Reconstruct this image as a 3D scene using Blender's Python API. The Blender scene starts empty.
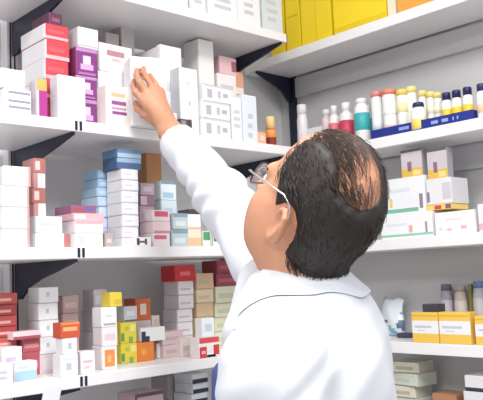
import bpy, bmesh, math, random
import numpy as np
from mathutils import Vector, Matrix
random.seed(7); rng = np.random.default_rng(3)
C = bpy.context.scene.collection
scn = bpy.context.scene

# ------------------------------------------------------------------ camera model
CAM = np.array([-1.9605, -1.825, 1.55]); YAW, PITCH, ROLL, FPX = .8249, .1005, -.0424, 742.19
fw = np.array([math.cos(YAW)*math.cos(PITCH), math.sin(YAW)*math.cos(PITCH), math.sin(PITCH)])
rt0 = np.array([math.sin(YAW), -math.cos(YAW), 0.]); up0 = np.cross(rt0, fw)
rt = rt0*math.cos(ROLL)+up0*math.sin(ROLL); up = -rt0*math.sin(ROLL)+up0*math.cos(ROLL)
def ray(px, py): return (px-241.5)/FPX*rt+(200-py)/FPX*up+fw
def W(px, py, D): return CAM+D*ray(px, py)
def hitY(px, py, Y): r = ray(px, py); return CAM+r*((Y-CAM[1])/r[1])
def hitX(px, py, X): r = ray(px, py); return CAM+r*((X-CAM[0])/r[0])
def hitZ(px, py, Z): r = ray(px, py); return CAM+r*((Z-CAM[2])/r[2])

# ------------------------------------------------------------------ materials
def lin(h):
    v = [int(h[i:i+2], 16)/255 for i in (0, 2, 4)]
    return tuple(c/12.92 if c <= .04045 else ((c+.055)/1.055)**2.4 for c in v)+(1,)
MATS = {}
def mat(hexc, rough=.5, var=.05, scale=60, bump=0., metal=0., trans=0., alpha=1., sss=0.):
    key = (hexc, rough, var, scale, bump, metal, trans, alpha, sss)
    if key in MATS: return MATS[key]
    m = bpy.data.materials.new('surface_'+hexc); m.use_nodes = True
    nt = m.node_tree; n = nt.nodes; l = nt.links; b = n['Principled BSDF']
    col = lin(hexc)
    tc = n.new('ShaderNodeTexCoord'); nz = n.new('ShaderNodeTexNoise'); nz.inputs['Scale'].default_value = scale; nz.inputs['Detail'].default_value = 3
    l.new(tc.outputs['Object'], nz.inputs['Vector'])
    cr = n.new('ShaderNodeMix'); cr.data_type = 'RGBA'
    cr.inputs[6].default_value = tuple(c*(1-var) for c in col[:3])+(1,)
    cr.inputs[7].default_value = tuple(min(1, c*(1+var)) for c in col[:3])+(1,)
    l.new(nz.outputs['Fac'], cr.inputs[0]); l.new(cr.outputs[2], b.inputs['Base Color'])
    b.inputs['Roughness'].default_value = rough; b.inputs['Metallic'].default_value = metal
    b.inputs['Transmission Weight'].default_value = trans; b.inputs['Alpha'].default_value = alpha
    if sss: b.inputs['Subsurface Weight'].default_value = sss; b.inputs['Subsurface Radius'].default_value = (.008, .004, .002)
    if bump:
        bp = n.new('ShaderNodeBump'); bp.inputs['Strength'].default_value = bump; bp.inputs['Distance'].default_value = .004
        l.new(nz.outputs['Fac'], bp.inputs['Height']); l.new(bp.outputs['Normal'], b.inputs['Normal'])
    MATS[key] = m; return m

# ------------------------------------------------------------------ object helpers
def link(name, me, parent=None, loc=None, rz=0):
    o = bpy.data.objects.new(name, me); C.objects.link(o)
    if parent: o.parent = parent
    if loc is not None: o.location = loc
    if rz: o.rotation_euler = (0, 0, rz)
    return o
def tag(o, label, cat, group=None):
    o['label'] = label; o['category'] = cat
    if group: o['group'] = group
    return o
def struct(o): o['kind'] = 'structure'; return o
def empty(name, loc, rz=0): return link(name, None, None, loc, rz)
def bm_mesh(bm, mats, smooth=False, name='mesh'):
    bmesh.ops.recalc_face_normals(bm, faces=bm.faces)
    me = bpy.data.meshes.new(name); bm.to_mesh(me); bm.free()
    for m in (mats if isinstance(mats, list) else [mats]): me.materials.append(m)
    if smooth: me.polygons.foreach_set('use_smooth', [True]*len(me.polygons))
    return me
def box_bm(bm, x0, x1, y0, y1, z0, z1):
    r = bmesh.ops.create_cube(bm, size=1)
    for v in r['verts']:
        v.co = Vector((x0 if v.co.x < 0 else x1, y0 if v.co.y < 0 else y1, z0 if v.co.z < 0 else z1))
def box(name, x0, x1, y0, y1, z0, z1, m, parent=None, bev=0):
    bm = bmesh.new(); box_bm(bm, x0, x1, y0, y1, z0, z1)
    if bev: bmesh.ops.bevel(bm, geom=list(bm.edges), offset=bev, segments=2, affect='EDGES', profile=.5)
    return link(name, bm_mesh(bm, m), parent)
def lathe(prof, m, n=20, smooth=True):
    bm = bmesh.new(); rings = []
    for r, z in prof:
        rings.append([bm.verts.new((r*math.cos(2*math.pi*i/n), r*math.sin(2*math.pi*i/n), z)) for i in range(n)])
    for a, b in zip(rings, rings[1:]):
        for i in range(n): bm.faces.new((a[i], a[(i+1) % n], b[(i+1) % n], b[i]))
    bm.faces.new(rings[0]); bm.faces.new(rings[-1])
    me = bm_mesh(bm, m, smooth)
    return me
def tube(pts, r, m, n=8, close=False):
    bm = bmesh.new(); rings = []; pts = [np.array(p, float) for p in pts]; N = len(pts)
    for i, p in enumerate(pts):
        a = pts[(i-1) % N] if (close or i) else p; b = pts[(i+1) % N] if (close or i < N-1) else p
        t = (b-a)/np.linalg.norm(b-a); h = np.array([0, 0, 1.]) if abs(t[2]) < .9 else np.array([1., 0, 0])
        u = np.cross(t, h); u /= np.linalg.norm(u); v = np.cross(t, u)
        rr = r[i] if hasattr(r, '__len__') else r
        rings.append([bm.verts.new(p+rr*(math.cos(2*math.pi*k/n)*u+math.sin(2*math.pi*k/n)*v)) for k in range(n)])
    prs = list(zip(rings, rings[1:]))+([(rings[-1], rings[0])] if close else [])
    for a, b in prs:
        for k in range(n): bm.faces.new((a[k], a[(k+1) % n], b[(k+1) % n], b[k]))
    if not close: bm.faces.new(rings[0]); bm.faces.new(rings[-1])
    return bm_mesh(bm, m, True)

# ------------------------------------------------------------------ room and shelving
WALL = mat('c9c9cb', .7, .03, 6); WALL_LIT = mat('efeff1', .7, .02, 6); SHELF = mat('f2f1f3', .35, .02, 12); NAVY = mat('141a35', .4, .1, 30)
DL, DR = .2982, .1915; YW = .06
ZB = {1: 2.2557, 2: 1.9034, 3: 1.6034, 4: 1.3099, 5: 1.012}
TL, TR = .027, .032
ZL = {k: v+TL for k, v in ZB.items()}; ZR = {k: v+TR for k, v in ZB.items()}
struct(box('floor', -4.2, .1, -4.2, .16, -.08, 0, mat('b9b4ae', .4, .06, 5)))
struct(box('wall_left', -4.2, .1, YW, YW+.1, 0, 3.0, WALL_LIT))  # brighter light on the left wall is put into its paler colour
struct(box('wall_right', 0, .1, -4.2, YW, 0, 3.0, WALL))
struct(box('ceiling', -4.2, .1, -4.2, .16, 3.0, 3.08, mat('eeeeee', .8, .02, 5)))
LX = [-2.1, -1.075, -.352]; RY = [-.012, -.95, -1.9]
ORD = {1: 'top', 2: 'upper', 3: 'middle', 4: 'lower', 5: 'bottom'}
for x, lab in zip(LX, ('white shelf post at far left beyond the frame', 'white slotted shelf post behind left brackets by the red cartons', 'white slotted shelf post behind left shelves near the room corner')):
    p = empty('shelf_upright', (x, 0, 0)); tag(p, lab, 'shelf post', 'shelf posts')
    box('post', -.016, .016, .022, YW-.001, 0.002, 2.75, SHELF, p, .002)
    for dx in (-.006, .006):
        box('slot_strip', dx-.002, dx+.002, .0205, .0225, .1, 2.7, NAVY, p)
for y, lab in zip(RY, ('dark shelf post in the room corner', 'dark shelf post against the right wall, second from the corner', 'dark shelf post on the right wall, third from the corner')):
    p = empty('shelf_upright', (0, y, 0)); tag(p, lab, 'shelf post', 'dark shelf posts')
    box('post', -.020, -.001, -.014, .014, 0.002, 2.75, NAVY, p, .002)
def bracket_mesh(depth, hgt=.088):
    # plate in local XZ, wall end at x=0, tip at x=-depth, top z=0
    pr = [(0, 0), (-depth, 0), (-depth, -.006), (-depth*.74, -.024), (-depth*.45, -.042), (-depth*.24, -.062), (-depth*.1, -hgt), (0, -hgt)]
    bm = bmesh.new()
    a = [bm.verts.new((x, -.004, z)) for x, z in pr]; b = [bm.verts.new((x, .004, z)) for x, z in pr]
    n = len(pr); bm.faces.new(a); bm.faces.new(b[::-1])
    for i in range(n): bm.faces.new((a[i], a[(i+1) % n], b[(i+1) % n], b[i]))
    return bm_mesh(bm, NAVY)
BL = bracket_mesh(DL+.010, .092); BR = bracket_mesh(DR-.021, .09)
LDESC = {1: 'white left wall shelf at the top, with pale cartons cut by the frame', 2: 'white left shelf the man reaches towards, with red and purple cartons', 3: 'white left shelf at mid height behind the raised sleeve', 4: 'white left shelf holding orange, yellow and red cartons', 5: 'white left shelf at the very bottom, mostly below the frame'}
RDESC = {1: 'white right shelf at the top carrying yellow cartons', 2: 'white right shelf carrying bottles and the blue tray', 3: 'white right shelf behind the head, with white cartons', 4: 'white right shelf carrying yellow banded cartons', 5: 'white right shelf at the very bottom with pale stacks'}
for k in ZB:
    s = empty('wall_shelf', (0, 0, ZB[k])); tag(s, LDESC[k], 'shelf', 'left wall shelves')
    box('board', -2.3, -.331, -DL, .018, 0, TL, SHELF, s, .002)
    for x in LX:
        b = link('bracket', BL, s, (x, .0155, -.0005), -0); b.rotation_euler = (0, 0, math.pi/2)
    box('end_cap', -.331, -.3285, -DL+.001, .012, .002, TL-.002, NAVY, s)
    for x in LX[1:2]:
        for dx in (.004, .016):
            box('hook_tab', x+dx-.003, x+dx+.003, -DL-.002, -DL, .003, TL-.002, NAVY, s)
    s = empty('wall_shelf', (0, 0, ZB[k])); tag(s, RDESC[k], 'shelf', 'right wall shelves')
    box('board', -DR, -.0205, -2.2, .048, 0, TR, SHELF, s, .002)
    for y in RY:
        b = link('bracket', BR, s, (-.0205, y, -.0005))
for k in (1, 2):
    r = box('wall_rail', -.016, -.001, -2.2, -.03, ZB[k]-.075, ZB[k]-.004, WALL, None, .002)
    tag(r, ['', 'pale rail along the right wall under the top shelf', 'pale rail along the right wall under the bottle shelf'][k], 'rail')

# ------------------------------------------------------------------ cartons
def grid_box(w, d, h, base, prints, smooth=False):
    """one closed mesh: a box whose faces are cut along the borders of its printing"""
    xs, ys, zs = {0., 1.}, {0., 1.}, {0., 1.}
    for f, u0, u1, v0, v1, c in prints:
        if f in 'FB': xs |= {u0, u1}; zs |= {v0, v1}
        elif f in 'LR': ys |= {u0, u1}; zs |= {v0, v1}
        else: xs |= {u0, u1}; ys |= {v0, v1}
    xs, ys, zs = sorted(xs), sorted(ys), sorted(zs)
    mats = [base]; idx = {}
    for p in prints:
        if p[5] not in idx: idx[p[5]] = len(mats); mats.append(mat(p[5], .45))
    def look(f, u, v):
        r = 0
        for g, u0, u1, v0, v1, c in prints:
            if g == f and u0 <= u <= u1 and v0 <= v <= v1: r = idx[c]
        return r
    vs = {}; bm = bmesh.new()
    def V(i, j, k):
        if (i, j, k) not in vs: vs[i, j, k] = bm.verts.new(((xs[i]-.5)*w, ys[j]*d, zs[k]*h))
        return vs[i, j, k]
    X, Y, Z = len(xs)-1, len(ys)-1, len(zs)-1
    def quad(q, f, u, v): bm.faces.new(q).material_index = look(f, u, v)
    for i in range(X):
        for k in range(Z):
            u, v = (xs[i]+xs[i+1])/2, (zs[k]+zs[k+1])/2
            quad((V(i, 0, k), V(i+1, 0, k), V(i+1, 0, k+1), V(i, 0, k+1)), 'F', u, v)
            quad((V(i+1, Y, k), V(i, Y, k), V(i, Y, k+1), V(i+1, Y, k+1)), 'B', u, v)
    for j in range(Y):
        for k in range(Z):
            u, v = (ys[j]+ys[j+1])/2, (zs[k]+zs[k+1])/2
            quad((V(0, j+1, k), V(0, j, k), V(0, j, k+1), V(0, j+1, k+1)), 'L', u, v)
            quad((V(X, j, k), V(X, j+1, k), V(X, j+1, k+1), V(X, j, k+1)), 'R', u, v)
    for i in range(X):
        for j in range(Y):
            u, v = (xs[i]+xs[i+1])/2, (ys[j]+ys[j+1])/2
            quad((V(i, j, Z), V(i+1, j, Z), V(i+1, j+1, Z), V(i, j+1, Z)), 'T', u, v)
            quad((V(i, j+1, 0), V(i+1, j+1, 0), V(i+1, j, 0), V(i, j, 0)), 'D', u, v)
    return bm_mesh(bm, mats)
FLAPS = True
HAZE = .12
def hazed(h):  # haze painted into carton colours: darker channels lifted toward pale grey
    return ''.join('%02x' % int(int(h[i:i+2], 16)*(1-HAZE)+212*HAZE) if int(h[i:i+2], 16) < 225 else h[i:i+2] for i in (0, 2, 4))
def carton(name, w, d, h, col, prints, loc, rz, label, cat, group, flap=None, rough=.42):
    if group != 'cartons on the top right shelf': col = hazed(col); prints = [p[:5]+(hazed(p[5]),) for p in prints]
    base = mat(col, rough, .03, 40)
    o = link(name, grid_box(w, d, h, base, prints), None, loc, rz)
    bv = o.modifiers.new('edge', 'BEVEL'); bv.width = min(.0011, h*.06); bv.segments = 2; bv.limit_method = 'ANGLE'; bv.angle_limit = .8
    tag(o, label, cat, group)
    if flap and FLAPS and h > .022 and d > .02:
        s = -1 if flap == 'L' else 1
        bm = bmesh.new(); x = s*w/2
        box_bm(bm, min(x, x+s*.0007), max(x, x+s*.0007), d*.06, d*.94, h*.08, h*.985)
        fc = ([p[5] for p in prints if p[0] == flap and p[1] == 0 and p[2] == 1 and p[4]-p[3] > .6] or [col])[0]
        link('tuck_flap', bm_mesh(bm, mat(fl_col(fc, .965), .5, .02, 40)), o)
    return o
def fl_col(h, k): return ''.join('%02x' % min(255, int(int(h[i:i+2], 16)*k)) for i in (0, 2, 4))

def text(c, rows=2, u0=.15, u1=.85, v0=.3, v1=.7, f='F', seed=0):
    """blurred illegible print: short bars in rows"""
    r = random.Random(seed); out = []
    hh = (v1-v0)/(rows*2-1) if rows > 1 else (v1-v0)
    for i in range(rows):
        v = v0+i*2*hh; a = u0+r.random()*.08; b = u1-r.random()*.25*(u1-u0)
        out.append((f, a, b, v, v+hh, c))
    return out
def band(c, v0, v1, faces='FLR'): return [(f, 0, 1, v0, v1, c) for f in faces]
ORDN = ['bottom', 'second', 'third', 'fourth', 'fifth', 'sixth', 'seventh', 'eighth']
def levels(n):
    if n == 1: return ['']
    if n == 2: return ['lower of two in', 'upper of two in']
    return ['lowest in'] + [ORDN[i]+' up in' for i in range(1, n-1)] + ['topmost in']
def pile(side, k, px, tops, items, where, inset=.01, depth=.08, base_py=None, z0=None, group=None, cat='box', name='medicine_carton', jit=.0025, rot=.03):
    """cartons standing one on another; px: left and right edge of the front in the photo's frame; items: (description, colour, prints[, px override])"""
    z = (ZL if side == 'L' else ZR)[k]+.0004 if z0 is None else z0
    n = len(tops); lv = levels(n); pm = sum(px)/2; front = -DL if side == 'L' else -DR
    if inset is None: plane = pile.plane+.003
    else: plane = front+inset
    if base_py is not None:
        q = hitZ(pm, base_py, z); plane = max(front+.004, q[1] if side == 'L' else q[0])
    pile.plane = plane
    hit = hitY if side == 'L' else hitX; ax = 0 if side == 'L' else 1
    for i in range(n):
        it = items[i % len(items)]; e = it[3] if len(it) > 3 else px
        a, b = hit(e[0], tops[i], plane)[ax], hit(e[1], tops[i], plane)[ax]
        w = abs(b-a)-.0006; mid = (a+b)/2
        zt = hit(sum(e)/2, tops[i], plane)[2]; h = max(.006, zt-z-.0006)
        j = random.uniform(-jit, jit) if i else 0; rr = random.uniform(-rot, rot) if (n > 1 and rot) else 0
        loc = (mid+j, plane, z) if side == 'L' else (plane, mid+j, z)
        label = (it[0]+', '+lv[i]+' '+(where if where.startswith('the ') else 'the pile '+where) if lv[i] else it[0]+' '+where).strip()
        d = it[4] if len(it) > 4 else depth
        carton(name, w, d, h, it[1], it[2], loc, (0 if side == 'L' else -math.pi/2)+rr, label, cat, group, 'L' if side == 'L' else 'R')
        z += h+.0006
    return z

# ------------------------------------------------------------------ LEFT SHELVES
Wh, Wc, Wb = 'f4f3f6', 'f1ece4', 'e6ebf4'
GR, PU, LI, RD, PK, OR, YE, NV, GN, TE = '9aa0b4', '7a2a78', 'd9a8dc', 'd23a46', 'e79aa8', 'e8742a', 'f0d22a', '1c2560', '3f9a5c', '9fc0cc'
# --- top left shelf: pale cartons running out of the frame
for i, (a, b, t, ins, d, col, lab) in enumerate([
        (60, 96, -42, .03, .1, 'ececf0', 'pale grey carton on the top left shelf, leftmost by the big bracket'),
        (100, 140, -30, .03, .1, 'f0eff2', 'white carton on the top left shelf above the grey packs'),
        (147, 187, -24, .025, .1, 'f3f2f4', 'white carton on the top left shelf above the reaching hand'),
        (190, 205, -20, .02, .09, 'e9ecf2', 'slim pale carton, fourth from the left on the top left shelf'),
        (207, 236, -16, .02, .1, 'f4f3f5', 'wide white carton, fifth from the left on the top left shelf'),
        (238, 259, -12, .015, .1, 'f6f5f7', 'bright white carton, second from the right on the top left shelf'),
        (261, 281, -8, .03, .1, 'dfe5ee', 'pale bluish carton at the right end of the top left shelf')]):
    pile('L', 1, (a, b), [t], [('X', col, text('cdd0da', 3, .2, .8, .3, .8, seed=i))], '', ins, d, rot=0)
    LASTC = [o for o in C.objects if o.get('label', '').strip() == 'X'][-1]; LASTC['label'] = lab; LASTC['group'] = 'cartons on the top left shelf'

g2 = 'medicine cartons on the upper left shelf'
def stripes(c, vs, u0=.1, u1=.95): return [('F', u0, u1, v, v+.1, c) for v in vs]
pile('L', 2, (4, 31), [89], [('white carton with dark grey stripes', Wh, stripes('8b90a4', [.2, .45, .8], .15, .97))], 'at left end of the upper left shelf', .008, .1, group=g2)
pile('L', 2, (1, 25), [69], [('plain white carton', Wh, text('d5d8e2', 2, seed=2))], 'resting on the grey striped carton, upper left shelf', .012, .1, z0=hitY(17, 89, -DL+.008)[2]+.001, group=g2)
pile('L', 2, (37, 47), [79], [('magenta carton with orange upper third', 'b02a8c', [('F', 0, 1, .70, 1, 'f2b255'), ('L', 0, 1, .0, .7, 'f3ecf4'), ('L', 0, 1, .7, 1, 'f2b255'), ('F', 0, .16, 0, .7, 'ead0ea')])], 'between striped carton and tall white carton', .01, .04, group=g2)
pile('L', 2, (58, 85), [76], [('tall white carton with faint print', 'f5f5f8', text('dfe3ee', 4, .15, .8, .15, .85, seed=5))], 'in front of the red stack', .004, .04, group=g2)
redp = [('F', 0, 1, .0, .2, 'f3b6bd'), ('L', 0, 1, 0, 1, 'f3f2f5'), ('L', .3, .45, .35, .6, 'c3c7d2'), ('F', .1, .8, .4, .62, 'e0525c')]
zt = pile('L', 2, (46, 69), [99, 80, 60, 40, 25], [('red carton with long white sides', RD, redp)], 'the red stack below the navy bracket', .064, .13, group='red cartons in the stack on the upper left shelf', rot=0)
pile('L', 2, (49, 62), [13], [('dark purple small carton', '5a2344', [('F', .2, .8, .3, .6, '8a4a70')])], 'on top of the red stack', .07, .09, z0=zt, group=g2)
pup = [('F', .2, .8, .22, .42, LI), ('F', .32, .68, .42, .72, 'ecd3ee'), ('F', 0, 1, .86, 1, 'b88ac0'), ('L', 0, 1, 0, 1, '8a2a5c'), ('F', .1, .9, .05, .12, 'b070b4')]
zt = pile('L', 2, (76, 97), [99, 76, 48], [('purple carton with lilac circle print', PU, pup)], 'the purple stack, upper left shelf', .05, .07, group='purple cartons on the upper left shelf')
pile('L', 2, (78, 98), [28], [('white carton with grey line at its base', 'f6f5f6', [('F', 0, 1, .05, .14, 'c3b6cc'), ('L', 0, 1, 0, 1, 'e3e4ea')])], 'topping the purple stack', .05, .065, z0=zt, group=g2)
pile('L', 2, (106, 131), [86], [('cream carton with orange and purple bars', 'f6efe6', [('F', .2, .75, .72, .82, 'f0bf98'), ('F', .2, .78, .52, .62, '9a4a98'), ('F', .2, .78, .40, .46, 'c890c4'), ('F', .22, .8, .28, .36, '8c3f8e')])], 'standing foremost by the fingers, upper left shelf', .008, .05, group=g2)
pile('L', 2, (99, 132), [98, 73, 45], [('white carton', 'f1f1f4', text('dcdde6', 2, seed=9)), ('pale white carton', 'eef0f4', []), ('white carton with dusky pink wording', 'f7f4f4', text('b9808e', 1, .2, .78, .58, .78, seed=4)+text('d9b4bd', 1, .3, .7, .4, .5, seed=6))], 'the stack left of the hand', .065, .08, group=g2)
pile('L', 2, (106, 119), [33], [('beige grey carton', 'b9aeae', text('9c8f90', 2, seed=3))], 'behind the pink worded carton, shorter of two', .17, .06, group=g2)
pile('L', 2, (121, 134), [23], [('pale grey carton with beige panel', 'c3bebf', [('F', .1, .9, .3, .7, 'cbb0ac')])], 'behind the pink worded carton, taller of two', .17, .06, group=g2)
pile('L', 2, (160, 181), [46], [('white carton with dark red stripe on its edge', 'f3f2f5', [('L', .15, .6, .1, 1, '8c5560'), ('F', .25, .8, .5, .6, 'e0dfe6')])], 'just right of the hand', .07, .12, group=g2)
pile('L', 2, (163, 177), [112], [('low white carton', 'eef0f3', text('ccd2da', 2, seed=8))], 'just behind the wrist', .01, .05, group=g2)
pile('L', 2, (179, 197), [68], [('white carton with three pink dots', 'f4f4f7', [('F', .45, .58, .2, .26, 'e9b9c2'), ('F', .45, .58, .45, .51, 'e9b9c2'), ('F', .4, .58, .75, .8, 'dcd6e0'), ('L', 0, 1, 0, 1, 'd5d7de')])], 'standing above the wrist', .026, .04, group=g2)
pile('L', 2, (180, 192), [119], [('small charcoal carton', '3a3840', [('F', .1, .5, .5, .9, '8f8f98')])], 'lying low right of the wrist', .002, .022, group=g2)
pile('L', 2, (198, 213), [40], [('very tall white carton', 'f4f4f2', [('F', .1, .9, .55, .58, 'd9dbe0')])], 'rising nearly to the top shelf', .11, .07, group=g2)
pile('L', 2, (203, 230), [119, 102, 86], [('white carton with grey squiggle print', 'f0f0f3', [('F', .12, .3, .2, .75, 'b6b8c2'), ('F', .5, .62, .25, .7, 'c2c4cc'), ('F', .7, .88, .35, .6, 'b4b6c0'), ('F', 0, 1, .9, 1, 'd0d2d8')])], 'the white stack above the sleeve', .012, .08, group='white cartons stacked above the sleeve')
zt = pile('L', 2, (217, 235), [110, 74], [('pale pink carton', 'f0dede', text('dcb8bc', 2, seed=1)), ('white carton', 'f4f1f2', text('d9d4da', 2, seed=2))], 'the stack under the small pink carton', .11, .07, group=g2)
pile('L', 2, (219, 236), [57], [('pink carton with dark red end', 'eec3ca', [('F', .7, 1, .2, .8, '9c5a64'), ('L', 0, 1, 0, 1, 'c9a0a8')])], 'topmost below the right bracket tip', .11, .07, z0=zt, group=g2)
pile('L', 2, (235, 243), [72], [('narrow orange and white carton', 'ecaa80', [('F', 0, 1, .12, .2, 'f6efe8'), ('F', 0, 1, .42, .5, 'f6efe8'), ('F', 0, 1, .72, .8, 'f6efe8')])], 'upright behind the white cartons', .13, .05, group=g2)
pile('L', 2, (231, 241), [97], [('slim white carton', 'eff1f5', text('cfd4de', 3, seed=7))], 'between the white stack and pale bluish carton', .012, .05, group=g2)
pile('L', 2, (242, 256), [95], [('tall pale bluish carton', 'e6ecf4', text('c6cede', 3, .3, .7, .1, .6, seed=3))], 'near the right end of the upper left shelf', .012, .06, group=g2)
pile('L', 2, (258, 266), [132], [('tiny orange carton', 'eeb08c', [('F', .2, .8, .3, .7, 'f5d8c4')])], 'before the pale bluish carton', .01, .03, group=g2)
# amber bottle
def bottle(prof_body, cap, label, loc, name, lab, cat, group, cols):
    o = empty(name, loc); tag(o, lab, cat, group)
    link('bottle_body', lathe(prof_body, mat(cols[0], .25, .03, 40)), o)
    c = link('bottle_cap', lathe(cap, mat(cols[1], .4, .03, 40)), o)
    for rr, z0, z1, col in label:
        link('label', lathe([(rr-.0006, z0), (rr, z0+.0004), (rr, z1-.0004), (rr-.0006, z1)], mat(col, .5, .03, 40), 24), o)
    return o
def tallbottle(side, k, pxc, wpx, top, lab, cat, cols, labels=(), capf=.2, neck=.7, inset=.03, group=None, base_py=None, name='medicine_bottle', tube_like=False, z0=None):
    z = ((ZL if side == 'L' else ZR)[k] if z0 is None else z0)+.0004; hit = hitY if side == 'L' else hitX; ax = 0 if side == 'L' else 1
    plane = (-DL if side == 'L' else -DR)+inset
    if base_py is not None: q = hitZ(pxc, base_py, z); plane = q[1] if side == 'L' else q[0]
    a, b = hit(pxc-wpx/2, top, plane)[ax], hit(pxc+wpx/2, top, plane)[ax]
    # the silhouette of a round bottle is not foreshortened
    ctr = hit(pxc, top, plane); D = (ctr-CAM)@fw; R = wpx*(1.1 if side == 'R' and k == 2 else 1)/2*D/FPX; h = ctr[2]-z
    hb = h*(1-capf)
    nr = R*neck
    body = [(R*.9, 0), (R, .002), (R, hb*.86), (R*.93, hb*.92), (nr, hb*.97), (nr, hb)]
    if tube_like: body = [(R*.98, 0), (R, .002), (R, hb-.001), (R*.97, hb)]; nr = R*1.0
    cr = nr*1.04
    cap = [(cr, hb+.0003), (cr, h-.003), (cr*.9, h)]
    lb = [(R+.0007, hb*v0, hb*v1, c) for v0, v1, c in labels]
    loc = (ctr[0], plane, z) if side == 'L' else (plane, ctr[1], z)
    return bottle(body, cap, lb, loc, name, lab, cat, group, cols)
tallbottle('L', 2, 270, 11, 117, 'small amber bottle with pale yellow cap near the shelf end above the head', 'bottle', ('8a3a26', 'f0cf8a'), [(.50, .95, 'ee9a50')], .42, .8, .035)

# carton held by the hand, half off the shelf
HELDY = -.332
_a, _b = hitY(133, 60, HELDY)[0], hitY(159, 60, HELDY)[0]; _zt = hitY(146, 57, HELDY)[2]
carton('medicine_carton', _b-_a, .075, _zt-ZL[2]-.0006, 'f2f1f5', text('d6d6e0', 2, .2, .8, .1, .3, seed=11)+[('F', .06, .94, .93, .97, 'dcdce6')], ((_a+_b)/2, HELDY, ZL[2]+.0004), -.35, 'white carton the man is pulling out, gripped by his fingers', 'box', g2, 'L')

# --- middle left shelf
g3 = 'medicine cartons on the middle left shelf'
whr = [('F', .9, 1, 0, 1, 'e6a0a0'), ('F', .1, .6, .45, .55, 'e2e4ea'), ('F', 0, 1, 0, .04, 'd8c4cc')]
pile('L', 3, (3, 30), [229, 207, 186, 166], [('white carton with thin red right edge', 'f3f2f4', whr)], 'the leftmost stack, middle shelf', .012, .1, group='white cartons with red edges')
zt = pile('L', 3, (35, 70), [233, 216], [('long white carton with brick end', 'eeeef2', [('F', .82, 1, 0, 1, 'b86a6a'), ('F', .2, .6, .4, .6, 'd6d8e0')]), ('shorter white carton', 'e9eaef', [('F', .2, .7, .4, .6, 'd0d3dc')], (35, 62))], 'the pair beside red edged stack', .035, .1, group=g3)
pile('L', 3, (34, 46), [203, 188, 173, 158], [('small white carton with brick red end', 'f2eeef', [('F', .0, .35, 0, 1, 'c88680'), ('L', 0, 1, 0, 1, 'd09a96')]), ('small brick red carton', 'b4645f', [('F', .1, .5, .2, .8, 'e6d0cc'), ('L', 0, 1, 0, 1, 'd08c86')])], 'the column atop the long pair', .05, .06, z0=zt, group=g3)
zt = pile('L', 3, (76, 103), [233, 220], [('white carton, pale green print', 'eef2ee', [('F', .1, .3, .1, .8, 'cfe0d4'), ('F', .55, .8, .2, .7, 'dfe5ea')]), ('white carton, pink upper edge', 'f2e9ec', [('F', 0, 1, .7, 1, 'e6b0ba')])], 'the pile under purple flat carton', .012, .08, group=g3)
zt = pile('L', 3, (73, 104), [213], [('pink and white flat carton', 'eab8c0', [('F', .05, .4, .2, .8, 'f2e4e8')])], 'under the purple flat carton', .02, .08, z0=zt, group=g3)
pile('L', 3, (71, 96), [205], [('purple and wine red flat carton', '96567c', [('F', 0, .5, .1, .6, 'a24a5c'), ('F', .5, .95, .3, .8, '6a5aa0')])], 'topping the pile near the light blue column', .03, .08, z0=zt, group=g3)
pile('L', 3, (105, 113), [233], [('small grey brown carton', 'b8a8a6', [('F', .2, .8, .3, .6, 'd8cccc')])], 'beside the green printed white carton', .014, .05, group=g3)
blu = [('F', .1, .9, .35, .6, 'c3dcee'), ('F', 0, 1, 0, .12, '7aa2c8')]
pile('L', 3, (98, 122), [238, 228, 218, 207, 197, 188, 179, 170], [('lilac white flat carton', 'd9daec', [('F', 0, 1, 0, .15, 'b0b2d6')]), ('pale lilac flat carton', 'ccd0ea', [('F', 0, .5, .3, .7, 'b6bce0')]), ('lilac blue flat carton', 'd4d8f0', []), ('ice blue flat carton', 'cfe0ee', blu), ('pale blue flat carton', 'bcd6e8', blu), ('light blue flat carton', 'a8cbe4', blu), ('sky blue flat carton', 'a0c6e2', blu), ('clear blue flat carton', 'a6cae6', blu)], 'the blue column', .1, .08, group='blue cartons in the column')
zt = pile('L', 3, (122, 138), [238, 227, 215, 203, 191, 180, 169], [('white flat carton with grey lines', 'f0f0f6', [('F', 0, 1, 0, .12, 'c4c6d4'), ('F', .1, .6, .45, .6, 'd4d6e4')])], 'the slim white column', .022, .07, group='white cartons in the slim column')
zt = pile('L', 3, (117, 141), [158, 149], [('navy flat carton', '3c5a8a', [('F', 0, 1, .6, 1, '8fb2d2')]), ('steel blue flat carton', '5b82b0', [('F', 0, 1, 0, .5, 'a9c6de')])], 'the pair atop the slim white column', .03, .07, z0=zt, group=g3)
pile('L', 3, (146, 161), [152], [('tall orange brown carton', 'c98a55', [('F', .1, .9, .1, .4, 'd39a68')])], 'at the back below the cuff', .17, .05, group=g3)
pile('L', 3, (141, 155), [237, 226, 216, 206, 195, 183], [('maroon and grey flat carton', '9c7088', [('F', 0, .45, .1, .9, 'd4c4d0')]), ('dusky pink flat carton', 'c4a6b4', [('F', .2, .8, .3, .7, 'dccad4')])], 'the pink and maroon column', .085, .06, group='pink and maroon cartons')
pile('L', 3, (161, 176), [231, 216, 200, 181], [('pale grey carton', 'dfe3e8', [('F', .1, .8, .3, .6, 'cdd6de')]), ('white carton with grey label', 'e6eaee', [('F', .2, .8, .3, .7, 'cfd9e0')]), ('ice blue white carton', 'dcecf2', [('F', .15, .7, .2, .5, 'b8d6e6')]), ('white carton with light blue panel', 'e6f2f8', [('F', 0, 1, .84, 1, '7796b8'), ('F', .1, .8, .1, .4, 'a9cfe4')])], 'the stack right of the maroon column', .09, .06, group=g3)
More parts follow.
